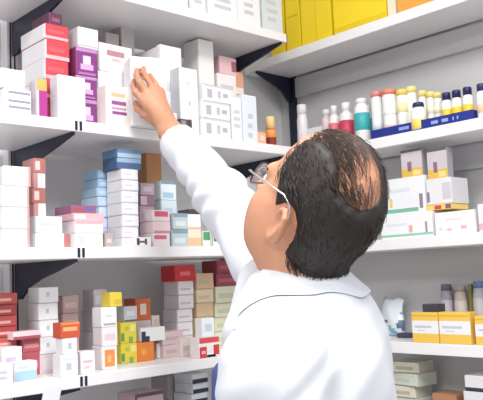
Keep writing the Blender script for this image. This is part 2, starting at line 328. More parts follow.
pile('L', 3, (153, 170), [233, 221, 210], [('white and rose striped carton', 'f0e4e8', [('F', .05, .8, .55, .85, 'd8607c')]), ('pale rose carton', 'eed6dc', [('F', 0, 1, 0, .2, 'c8909e')]), ('rose red topped carton', 'eedde2', [('F', .1, .9, .4, .9, 'd0506e')])], 'the rose stack by the sleeve', .012, .06, group=g3)
pile('L', 3, (172, 188), [229, 213], [('grey teal carton', 'bccdd4', [('F', 0, 1, .75, 1, '7c9aa8'), ('F', .15, .8, .2, .5, 'd8e4e8')])], 'the teal pair by the sleeve', .012, .06, group=g3)
zt = pile('L', 3, (188, 201), [229, 214], [('cream carton with orange lower half', 'f4e4d2', [('F', 0, 1, 0, .5, 'ecc090')]), ('white carton with cream edge', 'f5f1ec', [('F', 0, 1, 0, .15, 'ecc8a0')])], 'the cream pair beside the sleeve', .012, .05, group=g3)
pile('L', 3, (189, 202), [209], [('flat black carton', '3c3038', [])], 'on top of the cream pair', .012, .05, z0=zt, group=g3)
pile('L', 3, (203, 210), [231], [('small white and green carton', 'e8efe8', [('F', 0, 1, .4, .95, '4f9a66')])], 'next to the cream pair', .01, .04, group=g3)
pile('L', 3, (211, 219), [230], [('small white carton with dark spot', 'eef0ec', [('F', .3, .7, .3, .6, '6a4a44'), ('F', 0, .2, 0, 1, '7fb48c')])], 'at the sleeve edge, middle left shelf', .01, .04, group=g3)
pile('L', 3, (135, 151), [237], [('small white carton with black mark', 'f4f4f6', [('F', .1, .28, .15, .9, '38363e'), ('F', .28, .6, .4, .62, '55545c'), ('F', .6, .75, .2, .85, '45444c')])], 'lying in front of the maroon column', .003, .04, group=g3)

# --- lower left shelf
g4 = 'medicine cartons on the lower left shelf'
rdp = [('F', .1, .8, .3, .55, 'e9b0a8'), ('F', 0, 1, 0, .1, '7e2428')]
pile('L', 4, (-14, 17), [349, 338, 327, 316, 305, 293], [('dark red carton with pale wording', 'b03a3a', rdp), ('brick red carton with pale wording', 'c04a44', rdp)], 'the red pile at far left', .13, .09, group='red cartons at far left of the lower shelf')
zt = pile('L', 4, (22, 40), [352, 338], [('wine red carton', 'b8505a', [('F', .1, .9, .3, .6, 'd88a90')])], 'the red pair left of the white column', .115, .07, group=g4)
pile('L', 4, (13, 41), [331], [('white and wine red long carton', 'eed6dc', [('F', 0, 1, 0, .4, 'a84458')])], 'lying across the red pair', .1, .05, z0=zt, group=g4)
pile('L', 4, (2, 22), [347], [('white carton with purple base stripe', 'f0edf4', [('F', 0, 1, .05, .3, '8a5a9c'), ('F', .2, .7, .55, .7, 'c8b8d4')])], 'in front of the dark red pile', .075, .05, group=g4)
pile('L', 4, (-12, 13), [365], [('white carton', 'f2f2f5', text('c8ccd6', 2, seed=3))], 'cut by the frame at far left of lower shelf', 0, .06, base_py=388, group=g4)
pile('L', 4, (15, 37), [361], [('white carton with light blue lower half', 'eef3f8', [('F', 0, 1, 0, .5, 'a4cfe6'), ('F', .1, .6, .6, .75, 'c8d8e8')])], 'left of the white column, lower left shelf', 0, .035, base_py=380, group=g4)
pile('L', 4, (39, 58), [354, 337, 320, 303, 287], [('pinkish white carton', 'e8dce0', [('F', .2, .8, .2, .8, 'f0eaee')])]+[('white square carton with grey emblem', 'f1f3f7', [('F', .36, .52, .4, .68, 'c3c8d4'), ('F', 0, 1, 0, .05, 'd2d6de')])]*4, 'the tall white column', 0, .06, base_py=373, group='white cartons in the tall column')
zt = pile('L', 4, (61, 78), [354], [('white carton with blue grey emblem', 'f0f2f6', [('F', .3, .6, .3, .6, 'c0c8da'), ('F', .1, .9, .75, .8, 'd9dde6')])], 'below the orange red carton', 0, .04, base_py=377, group=g4)
zt = pile('L', 4, (63, 77), [338], [('small white carton with blue mark', 'eef0f6', [('F', .35, .6, .3, .7, 'b8c2da')])], 'directly under the orange red carton', None, .035, z0=zt, group=g4)
pile('L', 4, (61, 80), [322], [('orange red carton with cream wording', 'cf4a2c', [('F', .1, .85, .45, .7, 'f0b070'), ('F', 0, 1, .85, 1, 'e88a4a')])], 'crowning the small stack by the white column', None, .04, z0=zt, group=g4)
pile('L', 4, (81, 95), [351], [('white carton with rose print', 'f3eff1', [('F', .15, .8, .5, .6, 'e2b4bc'), ('F', .2, .6, .25, .35, 'e8c6cc')])], 'between the white emblem carton and orange printed carton', 0, .04, base_py=374, group=g4)
pile('L', 4, (63, 79), [331, 313, 295], [('brownish pink carton', 'c7a5a3', [('F', .15, .85, .3, .6, 'd9c2c0')])], 'the back row right of the white column', .15, .06, group=g4)
pile('L', 4, (94, 107), [331, 310, 289], [('pale grey carton', 'd4d2d8', [('F', .15, .85, .3, .7, 'e6e6ec')])], 'the grey column behind the yellow topped stack', .15, .06, group=g4)
zt = pile('L', 4, (102, 117), [346, 327, 307], [('white carton with orange square', 'f4f0ee', [('F', .15, .85, .1, .85, 'e98a3c'), ('F', .35, .6, .3, .6, 'f2b070')]), ('pinkish white carton', 'f0e8ec', [('F', .15, .85, .3, .65, 'e4ccd4')]), ('white carton with grey line', 'f3f2f6', [('F', .1, .9, .08, .2, 'a8a6b4'), ('F', .2, .7, .5, .6, 'd8d8e2')])], 'the stack under the yellow carton', 0, .045, base_py=369, group=g4)
pile('L', 4, (110, 122), [292], [('yellow carton', 'e9cf3a', [('F', .3, 1, .15, .5, 'd8b92c')])], 'topmost on the white stack, right of the white column', None, .04, z0=zt, group=g4)
yg = [('F', 0, .22, .1, .5, '5f9c4c'), ('F', .6, .95, .55, .9, 'f6ee8a'), ('F', .5, .75, .0, .3, '86b04a'), ('F', .25, .5, .6, .8, 'c9c936')]
zt = pile('L', 4, (121, 137), [343, 322], [('lemon yellow carton with green patches', 'ecdc3a', yg)], 'the pair beside the orange carton', 0, .045, base_py=363, group=g4)
pile('L', 4, (124, 137), [306], [('grey carton with dark base line', 'c9cdd2', [('F', 0, 1, .02, .14, '5a5a66'), ('F', .2, .8, .4, .7, 'dfe3e6')])], 'on top of the yellow pair', None, .035, z0=zt, group=g4)
zt = pile('L', 4, (138, 154), [342], [('bright orange carton', 'ee8220', [('F', .2, .5, .35, .65, 'f4a850')])], 'standing on the shelf right of yellow pair', 0, .05, base_py=361, group=g4)
pile('L', 4, (141, 165), [327], [('white carton with navy wedge', 'f2f2f5', [('F', 0, .18, .0, .75, '1e2244'), ('F', .18, .34, 0, .4, '1e2244')])], 'tilted on the bright orange carton', None, .045, z0=zt, group=g4)
pile('L', 4, (136, 151), [341, 320, 298], [('pale pink carton', 'e6d4d4', []), ('grey pink carton', 'd8c8c8', []), ('orange red carton with white oval window', 'd9622e', [('F', .3, .7, .25, .75, 'f2e4dc')])], 'behind the bright orange carton', .15, .06, group=g4)
pile('L', 4, (152, 160), [329, 315], [('cream carton', 'e4d8cc', [('F', .2, .8, .3, .7, 'd2c4b4')])], 'the cream pair behind the navy wedge carton', .15, .06, group=g4)
pile('L', 4, (157, 180), [342], [('low white carton', 'f1efef', [('F', .1, .5, .3, .6, 'dcd4d6')])], 'on the shelf between orange carton and red white carton', 0, .05, base_py=357, group=g4)
pile('L', 4, (181, 197), [338], [('low pinkish beige carton', 'e6d8d6', [('F', .1, .7, .3, .6, 'd2c0be')])], 'left of the red and white carton', 0, .05, base_py=356, group=g4)
pile('L', 4, (163, 184), [344, 331], [('dusky pink carton', 'd9c4c4', [('F', .15, .8, .3, .6, 'c8aeb0')])], 'below the red topped column', .105, .05, group=g4)
pile('L', 4, (178, 193), [336, 322, 309, 295, 281, 265], [('white carton with lilac lines', 'f0edf2', [('F', .1, .8, .35, .5, 'd4c0cc'), ('F', 0, 1, 0, .06, 'c8c0c8')])]*5+[('bright red carton', 'd8232e', [('F', .25, .75, .35, .6, 'f0707a')], (175, 195))], 'the red topped column', .165, .07, group='cartons in the red topped column')
crm = [('F', .1, .7, .3, .55, 'd9c4a0'), ('F', 0, 1, 0, .06, 'b8a888')]
pile('L', 4, (196, 213), [345, 331, 317, 303, 289, 273], [('cream carton with tan print', 'e8d8b4', crm), ('orange cream carton', 'e6c49c', crm)], 'the cream column left of pale green one', .16, .07, group='cream cartons behind the coat')
zt = pile('L', 4, (215, 240), [345, 331, 317, 303, 286], [('pale green cream carton', 'e4e4c8', [('F', .1, .7, .3, .6, 'ccd4b0'), ('F', 0, 1, 0, .06, 'b8b898')])], 'the pale green column by the coat', .16, .07, group='pale green cartons behind the coat')
pile('L', 4, (216, 242), [273, 260], [('dark wine red carton', '9c3a4c', [('F', .1, .8, .3, .6, 'b8606e')])], 'the pair closest below the sleeve', .16, .07, z0=zt, group=g4)
zt = pile('L', 4, (199, 219), [337], [('white carton with red corner blocks', 'f4eeee', [('F', 0, .36, 0, .55, 'd62a36'), ('F', .7, 1, .1, .6, 'd62a36'), ('F', 0, 1, .72, 1, 'd9404a'), ('F', .1, .3, .2, .35, 'f2b8bc')])], 'closest to the coat, lower left shelf', 0, .04, base_py=361, group=g4)
pile('L', 4, (202, 214), [318], [('white carton with pale blue panel', 'eef2f5', [('F', .2, .8, .3, .7, 'c4dce6')])], 'on the red cornered carton', None, .03, z0=zt, group=g4)
pile('L', 4, (207, 216), [354], [('small cyan carton', '48a8d8', [('F', .2, .7, .4, .7, '90d0ee')])], 'before the red cornered carton beside the coat', .004, .02, group=g4)
# paper tag hanging from the lower left shelf edge
t = box('shelf_tag', -.021, .021, -.0008, .0008, -.07, 0, mat('eceff2', .6, .03, 30)); _p = hitY(53, 388, -DL-.003)
t.location = (_p[0], -DL-.004, ZB[4]+.012); t.rotation_euler = (.12, .18, 0); tag(t, 'white paper tag hanging under the lower left shelf edge', 'tag')
# --- bottom left shelf
g5 = 'cartons on the bottom left shelf'
nvw = [('F', 0, 1, 0, .45, '1a2038')]
pile('L', 5, (192, 208), [424, 413, 403, 393, 383, 373], [('navy and white carton', 'dfe4ea', nvw)], 'the striped stack beside the coat', .1, .08, group='navy striped cartons')
pile('L', 5, (168, 189), [410, 375], [('mauve grey carton', 'b0a4a8', [('F', .1, .8, .3, .6, 'c4babd')])], 'left of the navy striped stack', .19, .08, group=g5)
pile('L', 5, (134, 163), [420, 392], [('dusky rose carton with dark edge', 'cdb0b6', [('F', 0, 1, .86, 1, '5c4048'), ('F', 0, .08, 0, 1, '5c4048')])], 'the lowest left pair', .1, .08, group=g5)
pile('L', 5, (-20, 14), [432, 405], [('dark carton', '3a3a48', [])], 'below the left end of the shelf', .1, .08, group=g5)

# ------------------------------------------------------------------ RIGHT SHELVES
gy = 'cartons on the top right shelf'
Y1, Y2 = 'fadb20', 'f6d41a'
pile('R', 1, (267, 282), [-30], [('yellow carton', Y2, [])], 'behind the end of the top left shelf', .02, .14, group=gy, rot=0)
pile('R', 1, (283, 297), [-32], [('slim yellow carton', 'f8d818', [('F', .1, .9, .4, .42, 'd8b408')])], 'second from the corner on the top right shelf', .012, .14, group=gy, rot=0)
pile('R', 1, (298, 328), [-36], [('broad plain yellow carton', Y1, [('F', .48, .52, 0, 1, 'ecca18')])], 'in the middle of the yellow row', .012, .14, group=gy, rot=0)
pile('R', 1, (330, 383), [-40], [('large yellow carton with white stripes', 'fadb1e', [('F', .2, .85, .5, .54, 'f6f0d8'), ('F', .2, .85, .57, .61, 'f6f0d8'), ('F', .2, .85, .64, .68, 'f6f0d8'), ('F', 0, 1, .0, .1, 'eccb18')])], 'on the top right shelf', .01, .14, group=gy, rot=0)
pile('R', 1, (385, 393), [-30], [('thin cream carton', 'efe6cf', [])], 'between yellow and orange cartons', .012, .14, group=gy, rot=0)
pile('R', 1, (394, 444), [-45], [('orange carton', 'f8a848', [('F', .1, .9, .2, .3, 'f2b060')])], 'at right of the top right shelf', .012, .14, group=gy, rot=0)
# --- bottles
gb = 'bottles on the upper right shelf'
tallbottle('R', 2, 301.5, 10, 105, 'white slim tube nearest the dark corner post', 'tube', ('f2eef0', 'f4f2f4'), [(.3, .5, 'f0dfe2')], .2, .85, .04, gb, name='ointment_tube')
pile('R', 2, (307, 322), [127], [('small white carton', 'f1eff0', [('F', .3, .7, .3, .5, 'e0dce0')])], 'beside the slim white tube in the corner', .04, .05, group=gb)
tallbottle('R', 2, 326, 9, 110, 'pale pink slim bottle left of the two red labelled bottles', 'bottle', ('eed6da', 'f2eeee'), [(.1, .6, 'e8b4bc')], .15, .7, .05, gb)
tallbottle('R', 2, 333.5, 10, 106, 'white bottle with coral red label above the forehead', 'bottle', ('f2eeee', 'efeaea'), [(.05, .72, 'e07a84')], .2, .6, .03, gb)
tallbottle('R', 2, 345.5, 13, 103, 'white bottle with crimson label left of the teal one', 'bottle', ('f0ecee', 'f4f0f2'), [(.05, .72, 'c83e58')], .2, .6, .03, gb)
tallbottle('R', 2, 361, 14, 99, 'white bottle with teal label', 'bottle', ('f3f3f4', 'f0f2f4'), [(.30, .75, '3fb0b6')], .12, .7, .03, gb)
tallbottle('R', 2, 368, 6, 105, 'thin grey white bottle tucked behind the teal label', 'bottle', ('dfe6e8', 'cfdadc'), [(.3, .75, '5c98a0')], .15, .7, .055, gb)
# blue display tray
tz = ZR[2]
X0 = -DR+.006; ya, yb = hitX(371, 138, X0)[1], hitX(473, 119, X0)[1]
tr = empty('display_tray', (X0, (ya+yb)/2, tz+.0004)); tag(tr, 'dark blue cardboard display tray under the yellow and red capped bottles', 'tray')
hw = abs(ya-yb)/2; NB = mat('1e2f8a', .45, .05, 25)
bm = bmesh.new()
box_bm(bm, 0, .085, -hw, hw, 0, .002); link('tray_base', bm_mesh(bm, NB), tr)
for nm, b in (('front_lip', (0, .002, -hw, hw, .002, .026)), ('back_lip', (.083, .085, -hw, hw, .002, .03))):
    box(nm, *b, NB, tr)
for s in (-1, 1): box('side_lip', .002, .083, min(s*hw, s*(hw-.002)), max(s*hw, s*(hw-.002)), .002, .026, NB, tr)
PL = mat('8fa8e0', .5, .05, 30)
bm = bmesh.new()
fl = tr.children[1]
for u, w_ in ((.30, .012), (.335, .010), (.36, .014)):
    box(fl.name and 'printed_word', -.0006, 0, hw-2*hw*u-w_, hw-2*hw*u, .009, .018, PL, fl)
for u, w_ in ((.62, .022), (.72, .02), (.82, .004), (.86, .004)):
    box('printed_word', -.0006, 0, hw-2*hw*u-w_, hw-2*hw*u, .008, .017, PL, fl)
zt2 = tz+.0024
tb = dict(z0=zt2)
tallbottle('R', 2, 376, 10, 92, 'white tube with red cap at left end of the blue tray', 'bottle', ('f3f2f3', 'e28a86'), [(.2, .5, 'e6ecf0')], .12, .9, .03, gb, tube_like=True, **tb)
tallbottle('R', 2, 389, 13.5, 90, 'wide white tube with orange red cap, second in the blue tray', 'bottle', ('f4f2f2', 'e48a70'), [(.18, .26, 'dcc8c4'), (.5, .6, 'ece8ea')], .12, .9, .03, gb, tube_like=True, **tb)
tallbottle('R', 2, 401.5, 10, 90, 'white tube with yellow cap right of the orange capped tube', 'bottle', ('f3f2ec', 'f0d268'), [(.55, .8, 'f2e6b0')], .14, .9, .03, gb, tube_like=True, **tb)
tallbottle('R', 2, 411, 9, 87, 'white tube with pale yellow cap behind the little navy topped bottle', 'bottle', ('f2f1ea', 'f2e296'), [], .14, .9, .045, gb, tube_like=True, **tb)
tallbottle('R', 2, 418, 14, 103, 'short bottle with navy cap and yellow base in the blue tray', 'bottle', ('f6f5f2', '27305c'), [(.02, .45, 'f0d870')], .18, .72, .022, gb, **tb)
for i, px in enumerate((422, 430, 437)):
    tallbottle('R', 2, px, 7.5, 91+i, 'white tube with lemon cap in the back row, %s of three' % ('leftmost', 'middle', 'rightmost')[i], 'bottle', ('f1f0ea', 'f0dc84'), [(.5, .75, 'f4efd8')], .16, .9, .06, gb, tube_like=True, **tb)
for i, (px, tp) in enumerate(((446, 93), (456, 90.5), (467, 87.5))):
    tallbottle('R', 2, px, 9.5, tp, 'white bottle with navy cap and yellow label, %s of three in the tray' % ('leftmost', 'middle', 'rightmost')[i], 'bottle', ('f5f2ea', '1c2458'), [(.08, .62, 'f0c93a')], .24, .8, .03, gb, **tb)
tallbottle('R', 2, 481, 10, 84, 'white bottle with navy cap and peach label outside the tray, cut by the frame', 'bottle', ('f2eeee', '28346e'), [(.2, .5, 'ecc49c')], .22, .8, .03, gb)

# --- middle right
g6 = 'cartons on the middle right shelf'
gs = [('F', 0, 1, .06, .16, '8cc8ae'), ('F', .55, .62, .2, .5, 'e2b49c'), ('F', .1, .5, .5, .6, 'dfe4ee')]
zt = pile('R', 3, (380, 432), [213], [('wide white carton with green base stripe', 'f2f3f6', gs+[('F', .86, .9, .15, .6, '9c8aa0')])], 'behind the head, lower one', .012, .1, group=g6)
zl = pile('R', 3, (376, 424), [178], [('wide white carton with green base stripe and yellow mark', 'eef1f5', [('F', 0, .85, .03, .14, '6fb898'), ('F', .26, .32, .2, .45, 'e2cf6a'), ('F', .1, .7, .6, .7, 'dde4ec'), ('F', .88, .95, .1, .5, '8a7a94')])], 'behind the head, upper one', .02, .09, z0=zt, group=g6)
zr = pile('R', 3, (425.5, 451), [204], [('white flat carton with yellow and red front', 'f2d264', [('F', .35, .62, .1, .8, 'd8323c'), ('F', .78, 1, .1, .9, '8a4a6a')])], 'between white cartons on the middle right shelf', .02, .09, z0=zt, group=g6)
zr = pile('R', 3, (425.5, 450), [178], [('white carton with grey lilac corner', 'e6e6ea', [('F', .65, 1, .15, .8, 'cfccd4'), ('F', 0, .12, .1, .5, '8a7894')])], 'under the right lilac grey carton', .02, .09, z0=zr, group=g6)
lil = [('F', 0, 1, 0, .3, 'e2b840'), ('F', .3, .5, .2, .55, '8a5a78'), ('F', 0, 1, .9, 1, '5c5058'), ('F', .55, .9, .05, .22, 'f2dc8a'), ('R', 0, 1, 0, 1, 'a8a4ae')]
pile('R', 3, (400, 421), [149], [('lilac grey carton with yellow foot and dark top, left one', 'cfc6cc', lil)], 'on the white cartons', .03, .03, z0=zl, group=g6, rot=0)
pile('R', 3, (426, 446), [148], [('lilac grey carton with yellow foot and dark top, right one', 'cdc4ca', lil)], 'on the white cartons', .03, .03, z0=zr, group=g6, rot=0)
pile('R', 3, (434, 474), [211], [('broad white carton with small pink dots', 'f3f1f4', [('F', .1, .18, .2, .3, 'ecd0c4'), ('F', .3, .42, .15, .27, 'ecc8b0'), ('F', .65, .8, .2, .35, 'e2b4c0'), ('F', .3, .7, .6, .7, 'e4e2ea')])], 'right of the green striped cartons', .008, .1, group=g6)
pile('R', 3, (477, 500), [203], [('white carton with pinkish base', 'efe9ee', [('F', 0, .3, .05, .3, 'dcb4c0')])], 'cut by the right frame edge, middle right shelf', .01, .1, group=g6)

# --- lower right
g7 = 'cartons on the lower right shelf'
yw = [('F', 0, 1, .30, .72, 'f2f2f6'), ('F', 0, 1, .86, .9, 'd8ac2c'), ('F', .1, .75, .48, .56, 'c9cedd'), ('R', 0, 1, .30, .72, 'eeeef3'), ('F', .2, .5, .38, .42, 'd6dae6')]
def lidcarton(px, top, base, lab, z0=None):
    zz = ZR[4]+.0004; x = hitZ(sum(px)/2, base, zz)[0]
    pile('R', 4, px, [top], [(lab, 'f2c84a', yw)], '', 0, .038, base_py=base, group='yellow banded cartons on the lower right shelf', rot=0)
lidcarton((411, 437), 312, 343.5, 'yellow carton with white middle band, leftmost of three on the lower right shelf')
lidcarton((438, 469), 312, 345.5, 'yellow carton with white middle band, second from the left behind none')
lidcarton((474, 506), 316, 349, 'yellow carton with white middle band, cut by the right frame edge')
for o in C.objects:
    if o.get('label', '').startswith('yellow carton with white middle band, second'): o['label'] = 'yellow carton with white middle band, middle one of three on the lower right shelf'
_zy = [o for o in C.objects if o.get('label', '').startswith('yellow carton with white middle band, leftmost')][0]
ztop = max((_zy.matrix_basis @ Vector(c)).z for c in _zy.bound_box)+.0006
pile('R', 4, (422, 437), [304], [('flat black carton', '2e2c34', [])], 'lying on the left yellow banded carton', _zy.location.x+DR+.003, .04, z0=ztop, group=g7, rot=0)
tallbottle('R', 4, 446, 12, 284, 'grey mauve bottle behind the yellow banded cartons', 'bottle', ('a9a4b2', '7a6c86'), [(.3, .8, 'bdb8c4')], .12, .85, .155, g7)
tallbottle('R', 4, 460, 13, 286, 'beige grey bottle beside the grey mauve bottle', 'bottle', ('c6bcb8', 'b4a8a4'), [(.3, .8, 'cfc6c2')], .1, .85, .155, g7)
pile('R', 4, (467, 471), [284], [('thin olive carton', '7e7a3c', [])], 'between the beige bottle and bluish bottle', .15, .03, group=g7, rot=0)
tallbottle('R', 4, 478, 12, 281, 'bluish grey bottle at the right frame edge', 'bottle', ('b6bcca', '6c88b4'), [(.3, .8, 'c9c4c8')], .12, .85, .155, g7)
# plastic pouch
def pouch(loc, w, h, t, label):
    bm = bmesh.new(); n, m_ = 14, 14; g = {}
    for s in (0, 1):
        for i in range(n+1):
            for j in range(m_+1):
                u, v = i/n, j/m_; e = (math.sin(math.pi*u)*math.sin(math.pi*v))**.5
                edge = i in (0, n) or j in (0, m_)
                if s and edge: g[s, i, j] = g[0, i, j]; continue
                b = e*t*(1-.4*v)+.002*math.sin(9*u+5*v)*e
                g[s, i, j] = bm.verts.new(((u-.5)*w*(1-.1*v)+.004*math.sin(7*v), (-b if s == 0 else b)+.012*v, v*h+(.004*math.sin(11*u) if v == 1 else 0)))
    for s in (0, 1):
        for i in range(n):
            for j in range(m_):
                f = bm.faces.new((g[s, i, j], g[s, i+1, j], g[s, i+1, j+1], g[s, i, j+1]))
                u, v = (i+.5)/n, (j+.5)/m_
                k = math.sin(9*u+3*math.sin(6*v))+math.sin(8*v+2*u)
                f.material_index = 1 if (k > .9 and v < .62) else (2 if k < -1.1 and v < .4 else 0)
    me = bm_mesh(bm, [mat('dfe8ee', .25, .03, 30), mat('7fb2cc', .3, .05, 30), mat('5c7088', .3, .05, 30)], True)
    o = link('plastic_pouch', me, None, loc, -math.pi/2-.15); tag(o, label, 'pouch'); return o
_q = hitZ(387, 337, ZR[4]); pouch((_q[0]+.03, _q[1], ZR[4]+.001), .095, .115, .024, 'white plastic pouch with blue print beside the coat on the lower right shelf')
pile('R', 4, (397, 409), [333], [('small navy carton', '2a3050', [])], 'lying between the pouch and yellow carton', 0, .03, base_py=338, group=g7, rot=0)
# --- bottom right
g8 = 'cartons on the bottom right shelf'
pile('R', 5, (390, 416), [422, 410, 398, 386, 373, 362], [('pale green white carton', 'd5dcd0', [('F', .1, .7, .3, .6, 'c2ccb8'), ('F', 0, 1, 0, .1, '8c9488')]), ('cream grey carton', 'dcd8c8', [('F', .2, .8, .3, .6, 'b8b090'), ('F', 0, 1, 0, .1, '8c8878')])], 'the pale stack beside the coat', .05, .09, group='pale cartons stacked under the lower right shelf', jit=.006, rot=.12)
pile('R', 5, (464, 492), [424, 407, 392, 376], [('white carton with black underside line', 'e4e4ea', [('F', 0, 1, 0, .25, '24242c')])], 'the stack in the right frame corner', .03, .09, group=g8)
pile('R', 5, (432, 456), [394], [('orange brown carton', 'b07850', [])], 'low between the pale stack and the white stack', .05, .07, group=g8)

# ------------------------------------------------------------------ THE MAN: signed-distance modelling, meshed with surface nets
class Prim:
    def __init__(s, fn, c, k=.02, op='u'): s.fn, s.c, s.k, s.op = fn, np.array(c, float), k, op
def A(*v): return np.array(v, float)
def cap(a, b, ra, rb, k=.02, op='u', sq=None):
    a, b = np.array(a, float), np.array(b, float); ab = b-a; L = ab@ab
    def f(P):
        q = P-a; t = np.clip(q@ab/L, 0, 1); return np.linalg.norm(q-t[:, None]*ab, axis=1)-(ra+(rb-ra)*t)
    return Prim(f, (a+b)/2, k, op)
def ell(c, r, R=None, k=.02, op='u'):
    c, r = np.array(c, float), np.array(r, float); R = np.eye(3) if R is None else R      # columns of R: axes
    def f(P):
        q = (P-c)@R; k0 = np.linalg.norm(q/r, axis=1); k1 = np.linalg.norm(q/r**2, axis=1)+1e-9
        return k0*(k0-1)/k1
    return Prim(f, c, k, op)
def plane(pt, nrm, k=.004, op='s'):      # cuts away the side the normal points to
    pt, nrm = np.array(pt, float), np.array(nrm, float)/np.linalg.norm(nrm)
    return Prim(lambda P: -((P-pt)@nrm), pt, k, op)
def smin(a, b, k):
    h = np.clip(.5+.5*(b-a)/k, 0, 1); return b+(a-b)*h-k*h*(1-h)
def sdf(prims, P):
    d = None
    for p in prims:
        e = p.fn(P)
        if d is None: d = e
        elif p.op == 'u': d = smin(d, e, p.k)
        else: d = -smin(-d, e, p.k)
    return d
def nets(prims, lo, hi, h, extra=None, N=16):
    fn = (lambda P: sdf(prims, P)) if extra is None else (lambda P: extra(P, sdf(prims, P)))
    lo, hi = np.array(lo, float), np.array(hi, float)
    nb = np.ceil((hi-lo)/(h*N)).astype(int); dims = nb*N+2
    I = np.stack(np.meshgrid(*[np.arange(n) for n in nb], indexing='ij'), -1).reshape(-1, 3)
    cen = lo+(I+.5)*N*h; R = h*N*.87
    act = I[np.abs(fn(cen)) < R*1.9]
    g = np.stack(np.meshgrid(*[np.arange(N+1)]*3, indexing='ij'), -1).reshape(-1, 3)
    key = lambda q: (q[:, 0]*dims[1]+q[:, 1])*dims[2]+q[:, 2]
    VP, VK, E = [], [], []
    cn = np.array([[i, j, k] for i in (0, 1) for j in (0, 1) for k in (0, 1)])
    ed = [(a, b) for a in range(8) for b in range(a+1, 8) if abs(cn[a]-cn[b]).sum() == 1]
    for b in act:
        base = b*N; P = lo+(base+g)*h; D = fn(P).reshape(N+1, N+1, N+1); S = D < 0
        if S.all() or not S.any(): continue
        c = np.stack([D[i:i+N, j:j+N, k:k+N] for i, j, k in cn], -1).reshape(-1, 8)
        ci = np.stack(np.meshgrid(*[np.arange(N)]*3, indexing='ij'), -1).reshape(-1, 3)
        m = (c.min(1) < 0) & (c.max(1) >= 0); c, ci = c[m], ci[m]
        acc = np.zeros((len(c), 3)); cnt = np.zeros(len(c))
        for a, e in ed:
            x = (c[:, a] < 0) != (c[:, e] < 0); t = np.where(x, c[:, a]/(c[:, a]-c[:, e]+1e-12), 0)
            acc += np.where(x[:, None], cn[a]+t[:, None]*(cn[e]-cn[a]), 0); cnt += x
        VP.append(lo+(base+ci+acc/cnt[:, None])*h); VK.append(key(base+ci))
        for ax in range(3):
            sl0 = [slice(0, N)]*3; sl1 = [slice(0, N)]*3; sl1[ax] = slice(1, N+1)
            a, e = S[tuple(sl0)], S[tuple(sl1)]; q = np.argwhere(a != e)
            if len(q): E.append(np.c_[base+q, np.full(len(q), ax), a[tuple(q.T)]])
    VP, VK, E = np.concatenate(VP), np.concatenate(VK), np.concatenate(E)
    o = np.argsort(VK); VK, VP = VK[o], VP[o]
    F = []
    for ax in range(3):
        e = E[E[:, 3] == ax]; u, v = np.eye(3, dtype=int)[(ax+1) % 3], np.eye(3, dtype=int)[(ax+2) % 3]; q = e[:, :3]
        ks = [key(q), key(q-u), key(q-u-v), key(q-v)]; ix = [np.clip(np.searchsorted(VK, k), 0, len(VK)-1) for k in ks]
        ok = np.all([VK[i] == k for i, k in zip(ix, ks)], axis=0)
        f = np.stack(ix, 1); f = np.where(e[:, 4:5] == 1, f, f[:, ::-1]); F.append(f[ok])
    return VP, np.concatenate(F)
def net_mesh(name, VF, mats, idx=None, origin=None):
    V, F = VF; V = V if origin is None else V-np.array(origin)
    me = bpy.data.meshes.new(name); me.from_pydata(V.tolist(), [], F.tolist())
    for m in mats: me.materials.append(m)
    me.polygons.foreach_set('use_smooth', np.ones(len(F), bool))
    if idx is not None: me.polygons.foreach_set('material_index', idx.astype(np.int32))
    me.update(); return me

UP = A(0, 0, 1)
fh = A(math.cos(YAW), math.sin(YAW), 0); rh = A(math.sin(YAW), -math.cos(YAW), 0)
# --- head frame
TH, PH = math.radians(43), math.radians(34)
HF = math.cos(PH)*(-math.cos(TH)*rt+math.sin(TH)*fw)+math.sin(PH)*up
HL = -math.sin(TH)*rt-math.cos(TH)*fw
HU = np.cross(HF, HL); HR = np.stack([HF, HL, HU], 1); HC = W(310, 214, 1.16); HS = .905
def H(x, y, z): return HC+HS*(HR@A(x, y, z))
def hl(P): return (P-HC)@HR/HS
def hell(c, r, rot=None, **kw): return ell(H(*c), np.array(r)*HS, HR if rot is None else HR@rot, **kw)
def hcap(a, b, ra, rb, **kw): return cap(H(*a), H(*b), ra*HS, rb*HS, **kw)
def rotm(ax, deg): return np.array(Matrix.Rotation(math.radians(deg), 3, ax))
